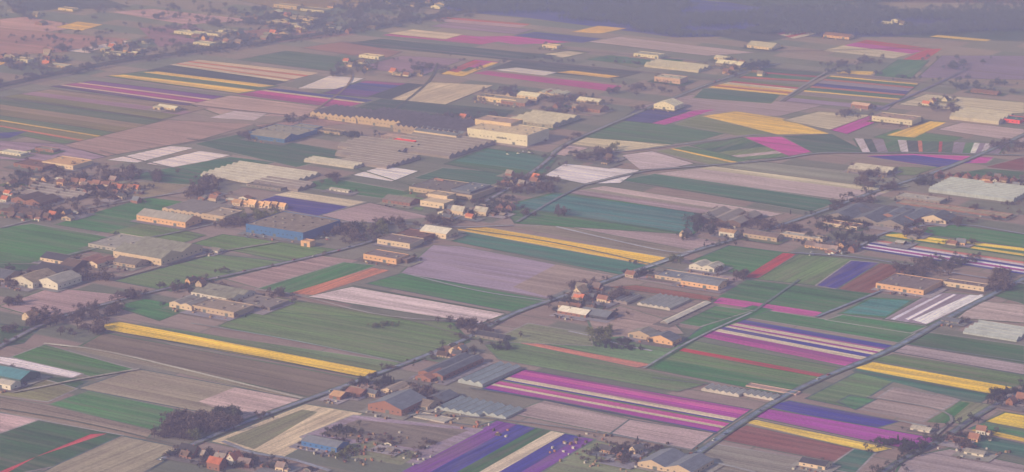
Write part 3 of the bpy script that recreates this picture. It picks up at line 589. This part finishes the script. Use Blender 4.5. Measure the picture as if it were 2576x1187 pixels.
# ---------- trees
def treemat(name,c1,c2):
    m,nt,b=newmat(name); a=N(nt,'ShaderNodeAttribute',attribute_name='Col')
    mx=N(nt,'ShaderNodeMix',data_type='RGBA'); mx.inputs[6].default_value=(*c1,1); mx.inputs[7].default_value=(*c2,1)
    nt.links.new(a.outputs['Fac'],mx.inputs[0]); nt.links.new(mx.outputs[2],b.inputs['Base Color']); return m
TM={'bare':treemat('bare_twigs',(.055,.045,.048),(.155,.115,.105)),'green':treemat('spring_leaves',(.06,.08,.035),(.2,.2,.08)),'dark':treemat('evergreen_foliage',(.025,.034,.035),(.07,.08,.062)),'far':treemat('haze_tinted_twigs',(.05,.055,.08),(.11,.12,.15))}  # the 'far' twigs carry the blue of the haze in their colour
nr=np.random.default_rng(5)
def treetemplate(nl,conif=False):
    v=[];f=[];c=[]
    def limb(a,b_,ra,rb):
        a=np.array(a,float);b_=np.array(b_,float); d=b_-a; u=np.cross(d,(0.3,.7,.1)); u/=np.linalg.norm(u); w=np.cross(d,u); w/=np.linalg.norm(w); n=len(v)
        for P_,r in ((a,ra),(b_,rb)):
            for k in range(4): t=k*math.pi/2; v.append(P_+r*(u*math.cos(t)+w*math.sin(t)))
        for k in range(4): f.append((n+k,n+(k+1)%4,n+4+(k+1)%4,n+4+k)); c.append(0.0)
    limb((0,0,0),(0,0,.75),.035,.012)
    cl=[]
    for k in range(6):
        a=k*1.05+nr.uniform(-.4,.4); z=nr.uniform(.22,.42); e=np.array((math.cos(a)*nr.uniform(.17,.3),math.sin(a)*nr.uniform(.17,.3),z+nr.uniform(.12,.35))); limb((0,0,z),e,.016,.004); cl.append(e)
    cl.append(np.array((0,0,.8))); cl.append(np.array((.05,-.05,.6)))
    for k in range(nl):
        ce=cl[k%len(cl)]; p=ce+nr.normal(0,.085,3)
        if conif: z=nr.uniform(.1,1); r=(1-z)*.2*nr.uniform(.5,1); a=nr.uniform(0,6.28); p=np.array((math.cos(a)*r,math.sin(a)*r,z))
        p[2]=max(.12,p[2])
        n1=nr.normal(size=3); n1/=np.linalg.norm(n1); n2=np.cross(n1,nr.normal(size=3)); n2/=np.linalg.norm(n2); s=nr.uniform(.04,.075); n=len(v)
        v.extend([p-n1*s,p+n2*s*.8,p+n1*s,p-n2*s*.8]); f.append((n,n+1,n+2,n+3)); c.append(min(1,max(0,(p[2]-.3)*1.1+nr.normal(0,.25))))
    return np.array(v),np.array(f),np.array(c)
TT=[treetemplate(125) for _ in range(6)]; TL=[treetemplate(44) for _ in range(4)]; TC=[treetemplate(110,True) for _ in range(2)]
def trees(name,pts,kind,hmin,hmax,low=False):
    if not pts: return
    T=TL if low else TT
    if kind=='dark' and not low: T=TT+TC[:1]
    V=[];Fc=[];Cc=[];n=0
    for (X,Y) in pts:
        t=T[nr.integers(len(T))]; h=nr.uniform(hmin,hmax); a=nr.uniform(0,6.28); w=h*nr.uniform(.95,1.45)
        ca,sa=math.cos(a),math.sin(a); v=t[0]
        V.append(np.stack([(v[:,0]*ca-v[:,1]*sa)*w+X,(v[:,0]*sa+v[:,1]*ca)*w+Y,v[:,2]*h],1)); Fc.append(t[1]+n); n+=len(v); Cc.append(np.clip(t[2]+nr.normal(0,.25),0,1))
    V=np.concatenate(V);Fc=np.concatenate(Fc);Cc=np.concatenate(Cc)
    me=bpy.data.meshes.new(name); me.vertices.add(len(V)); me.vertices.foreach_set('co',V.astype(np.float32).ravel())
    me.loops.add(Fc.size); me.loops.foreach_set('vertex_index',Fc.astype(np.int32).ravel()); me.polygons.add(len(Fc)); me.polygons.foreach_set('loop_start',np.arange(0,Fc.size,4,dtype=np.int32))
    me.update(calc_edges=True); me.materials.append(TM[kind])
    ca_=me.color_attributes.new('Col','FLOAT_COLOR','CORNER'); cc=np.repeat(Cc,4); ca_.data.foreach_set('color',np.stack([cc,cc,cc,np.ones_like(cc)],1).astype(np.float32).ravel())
    link(bpy.data.objects.new(name,me))
def blob(cx,cy,rx,ry,n,kind='bare',h=(7,12),name=None,low=False):
    pts=[]; h=(h[0]*.8,h[1]*.95)
    cs=[(cx+rx*nr.uniform(-.8,.8),cy+ry*nr.uniform(-.8,.8)) for _ in range(max(1,n//6))]
    for _ in range(int(n*1.7)):
        if nr.random()<.65 and n>8:
            c=cs[nr.integers(len(cs))]; pts.append(g(c[0]+nr.normal(0,9),c[1]+nr.normal(0,2.5)))
        else:
            a=nr.uniform(0,6.28); r=math.sqrt(nr.random()); pts.append(g(cx+rx*r*math.cos(a),cy+ry*r*math.sin(a)))
    trees(name or ('tree' if n==1 else 'tree_grove'),pts,kind,h[0],h[1],low)
def line(pts,n,kind='bare',h=(6,11),sp=8):
    P_=[]
    n=int(n*1.3)
    while len(P_)<n:
        i=nr.integers(len(pts)-1); c=nr.random(); q=g(*lerp(pts[i],pts[i+1],c)); k=1+nr.integers(5)
        q=(q[0]+nr.normal(0,sp),q[1]+nr.normal(0,sp))
        for _ in range(k): P_.append((q[0]+nr.normal(0,5),q[1]+nr.normal(0,5)))
    trees('tree_row',P_,kind,*h)
for q in ((500,1075,110,22,110,'bare',(8,13)),(570,1052,36,14,30,'dark',(9,14)),(430,1095,50,12,30,'bare',(6,10)),(487,1104,14,6,5,'green',(9,12)),(200,440,160,20,50,'bare'),(250,500,110,24,40,'bare'),(60,465,60,24,26,'dark',(6,11)),(510,480,50,24,30,'bare',(8,14)),
 (120,540,110,20,26,'bare'),(890,588,60,20,30,'bare',(9,13)),(890,580,12,6,5,'dark',(11,14)),(660,545,60,12,24,'green',(7,11)),(580,570,50,12,18,'bare'),(940,580,40,10,14,'green'),(1000,570,60,10,16,'bare'),(1330,470,80,24,50,'bare',(7,11)),(1240,520,50,24,24,'dark',(6,10)),
 (1410,540,12,8,4,'bare',(10,14)),(1490,395,56,18,30,'bare',(7,11)),(1545,375,10,6,3,'green',(10,12)),(1770,570,24,24,22,'dark',(9,14)),(1850,570,60,14,18,'bare',(6,9)),(1960,580,60,20,20,'bare'),(2110,590,90,22,36,'dark',(7,12)),(2140,520,60,16,18,'bare'),(1900,560,50,12,12,'bare'),
 (2330,680,90,26,50,'bare',(6,11)),(2400,660,70,16,30,'dark',(6,9)),(2510,715,30,30,36,'bare',(8,12)),(190,820,80,30,34,'bare'),(250,790,60,12,14,'bare',(8,12)),(50,830,50,20,12,'bare'),(1140,820,50,12,16,'bare'),(1200,840,40,10,8,'bare'),(960,965,60,14,22,'dark',(6,10)),
 (1040,1000,80,20,22,'bare'),(950,1130,180,40,80,'bare',(2.5,5)),(860,1085,60,24,24,'dark',(4,7)),(870,1145,40,14,16,'green',(5,8)),(1560,1145,120,30,60,'bare',(3,7)),(1580,1140,110,30,30,'dark',(3,7)),(1430,770,60,20,26,'dark',(5,9)),(1540,745,50,14,14,'bare'),(1510,848,30,20,20,'green',(7,11)),(1560,866,50,10,14,'dark',(4,8)),
 (1640,690,50,10,12,'dark',(5,8)),(1830,700,60,12,10,'bare'),(560,770,100,10,10,'bare',(5,9)),(480,735,50,12,14,'dark',(5,8)),(640,1170,80,14,26,'dark',(4,8)),(470,1150,50,12,12,'dark',(5,9)),(2440,1110,60,20,20,'bare',(5,9)),(2540,1000,60,30,34,'dark',(5,9)),(2260,1130,90,20,36,'dark',(5,9)),
 (2230,470,90,16,22,'bare'),(2540,370,36,16,18,'bare'),(2340,460,60,14,18,'dark',(6,10)),(2480,520,100,10,14,'bare',(4,8)),(2240,560,120,16,22,'dark',(5,9)),(2150,290,60,12,10,'bare'),(2380,280,40,14,12,'bare'),(2300,590,60,10,10,'bare'),
 (880,180,60,14,18,'bare'),(1080,180,60,12,24,'bare',(7,12)),(1880,170,60,18,30,'dark',(7,12)),(1600,225,110,20,24,'bare'),(1440,270,80,26,34,'bare'),(1260,235,60,12,14,'bare'),(1180,300,80,16,16,'bare'),(1240,255,50,12,12,'bare'),(760,305,50,8,10,'bare'),(900,340,70,10,16,'dark',(6,10)),
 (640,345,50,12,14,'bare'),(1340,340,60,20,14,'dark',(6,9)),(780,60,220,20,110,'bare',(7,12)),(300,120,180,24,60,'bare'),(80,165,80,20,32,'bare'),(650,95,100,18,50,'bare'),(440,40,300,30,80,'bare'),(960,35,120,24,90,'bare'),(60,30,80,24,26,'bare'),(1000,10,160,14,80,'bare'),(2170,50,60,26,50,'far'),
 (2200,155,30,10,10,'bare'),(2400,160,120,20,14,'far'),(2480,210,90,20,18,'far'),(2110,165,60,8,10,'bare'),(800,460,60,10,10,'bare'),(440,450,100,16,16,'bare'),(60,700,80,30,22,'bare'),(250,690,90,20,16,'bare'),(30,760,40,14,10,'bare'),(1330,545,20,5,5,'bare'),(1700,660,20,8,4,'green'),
 (1110,560,60,8,12,'bare'),(1720,600,12,6,4,'dark'),(1470,720,40,10,10,'bare'),(1240,870,40,14,10,'dark',(5,9)),(1000,985,70,20,16,'dark',(5,8)),(2100,560,50,12,16,'dark'),(2190,440,70,10,12,'bare'),(700,750,60,10,9,'bare'),(330,745,40,8,9,'bare'),(120,800,60,14,14,'bare')):
    if q[4]>0: blob(*q)
# garden shrubs and small trees close round every farm and house
P1=[];P2=[]
for X,Y,L,W in BP:
    for _ in range(nr.integers(1,6)):
        s_=nr.choice((-1,1)); a=s_*(L/2+nr.uniform(2,9)); c=nr.uniform(-W/2-8,W/2+10)
        if nr.random()<.5: a=nr.uniform(-L/2-6,L/2+6); c=W/2+nr.uniform(2,9)
        (P1 if nr.random()<.55 else P2).append((X+a*SD[0]+c*RD[0],Y+a*SD[1]+c*RD[1]))
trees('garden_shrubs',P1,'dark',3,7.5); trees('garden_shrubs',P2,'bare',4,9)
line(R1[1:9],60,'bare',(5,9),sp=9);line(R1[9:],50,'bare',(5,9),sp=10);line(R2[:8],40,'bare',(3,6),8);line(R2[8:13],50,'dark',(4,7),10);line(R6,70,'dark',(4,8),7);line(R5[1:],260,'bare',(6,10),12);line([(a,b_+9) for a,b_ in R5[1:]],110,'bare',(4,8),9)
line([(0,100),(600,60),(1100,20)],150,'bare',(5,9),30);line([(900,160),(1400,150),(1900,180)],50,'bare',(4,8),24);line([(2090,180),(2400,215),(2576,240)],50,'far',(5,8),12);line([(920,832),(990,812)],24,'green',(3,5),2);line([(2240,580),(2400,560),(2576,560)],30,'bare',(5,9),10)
line([(1500,870),(1610,880)],30,'dark',(3,5),2)
pts=[]
poly=[(1030,-30),(2700,-30),(2700,74),(2400,88),(2280,92),(1860,86),(1740,96),(1640,88),(1540,60),(1330,44),(1140,26)]
def inside(x,y):
    r=False;n=len(poly)
    for i in range(n):
        a=poly[i];b_=poly[(i+1)%n]
        if (a[1]>y)!=(b_[1]>y) and x<(b_[0]-a[0])*(y-a[1])/(b_[1]-a[1])+a[0]: r=not r
    return r
while len(pts)<6500:
    x=nr.uniform(1000,2700); y=nr.uniform(-30,98)
    if not inside(x,y): continue
    if 1730<x<2150 and y<20+ (x-1940)*0.01: continue
    if 2250<x and y<32 and nr.random()<.8: continue
    dens=math.sin(x*.013)+math.sin(y*.13+x*.004)
    if dens<-1.2: continue
    pts.append(g(x,y))
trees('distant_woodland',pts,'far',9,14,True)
# ---------- haze air layers
def vol(name,box,S):
    hm=bpy.data.materials.new(name); hm.use_nodes=True; nt=hm.node_tree; nt.nodes.clear()
    out=N(nt,'ShaderNodeOutputMaterial'); vs=N(nt,'ShaderNodeVolumeScatter'); mxs=max(S)
    vs.inputs['Color'].default_value=(S[0]/mxs,S[1]/mxs,S[2]/mxs,1); vs.inputs['Density'].default_value=mxs; vs.inputs['Anisotropy'].default_value=0.0
    nt.links.new(vs.outputs[0],out.inputs['Volume'])
    x0,x1,y0,y1,z0,z1=box
    b=MB(); b.box(x0,x1,y0,y1,z0,z1,hm); b.poly([(x0,y0,z0),(x0,y1,z0),(x1,y1,z0),(x1,y0,z0)],hm)
    o=mesh(name,b.v,b.f,[hm],b.i)
    bb=bmesh.new(); bb.from_mesh(o.data); bmesh.ops.remove_doubles(bb,verts=bb.verts,dist=.01); bmesh.ops.recalc_face_normals(bb,faces=bb.faces); bb.to_mesh(o.data); bb.free()
vol('haze_layer',(-25000,25000,-9000,40000,-20,900),SIG)
vol('distant_mist',(-24000,24000,MY,39000,-15,450),MIST)
# ---------- light
EL=math.radians(24); dirx,diry=.86,.51
sun=bpy.data.lights.new('sun','SUN'); sun.energy=5; sun.angle=math.radians(.5); sun.color=(1,.77,.65)
so=link(bpy.data.objects.new('sun',sun)); so.rotation_euler=Vector((dirx*math.cos(EL),diry*math.cos(EL),-math.sin(EL))).to_track_quat('-Z','Y').to_euler()
w=bpy.data.worlds.new('World'); bpy.context.scene.world=w; w.use_nodes=True; nt=w.node_tree
sk=N(nt,'ShaderNodeTexSky'); sk.sky_type='NISHITA'; sk.sun_disc=False; sk.sun_elevation=EL; sk.sun_rotation=math.atan2(-dirx,-diry)
nt.links.new(sk.outputs[0],nt.nodes['Background'].inputs[0]); nt.nodes['Background'].inputs[1].default_value=.135
cam=bpy.data.cameras.new('camera'); cam.lens=36*FP/PW; cam.sensor_width=36; cam.clip_start=1; cam.clip_end=60000
co=link(bpy.data.objects.new('camera',cam)); co.location=(0,0,HC); co.rotation_euler=(math.pi/2-P,0,0)
sc=bpy.context.scene; sc.camera=co; sc.view_settings.view_transform='Standard'; sc.view_settings.look='None'; sc.view_settings.exposure=0
print('objs',len(bpy.data.objects))
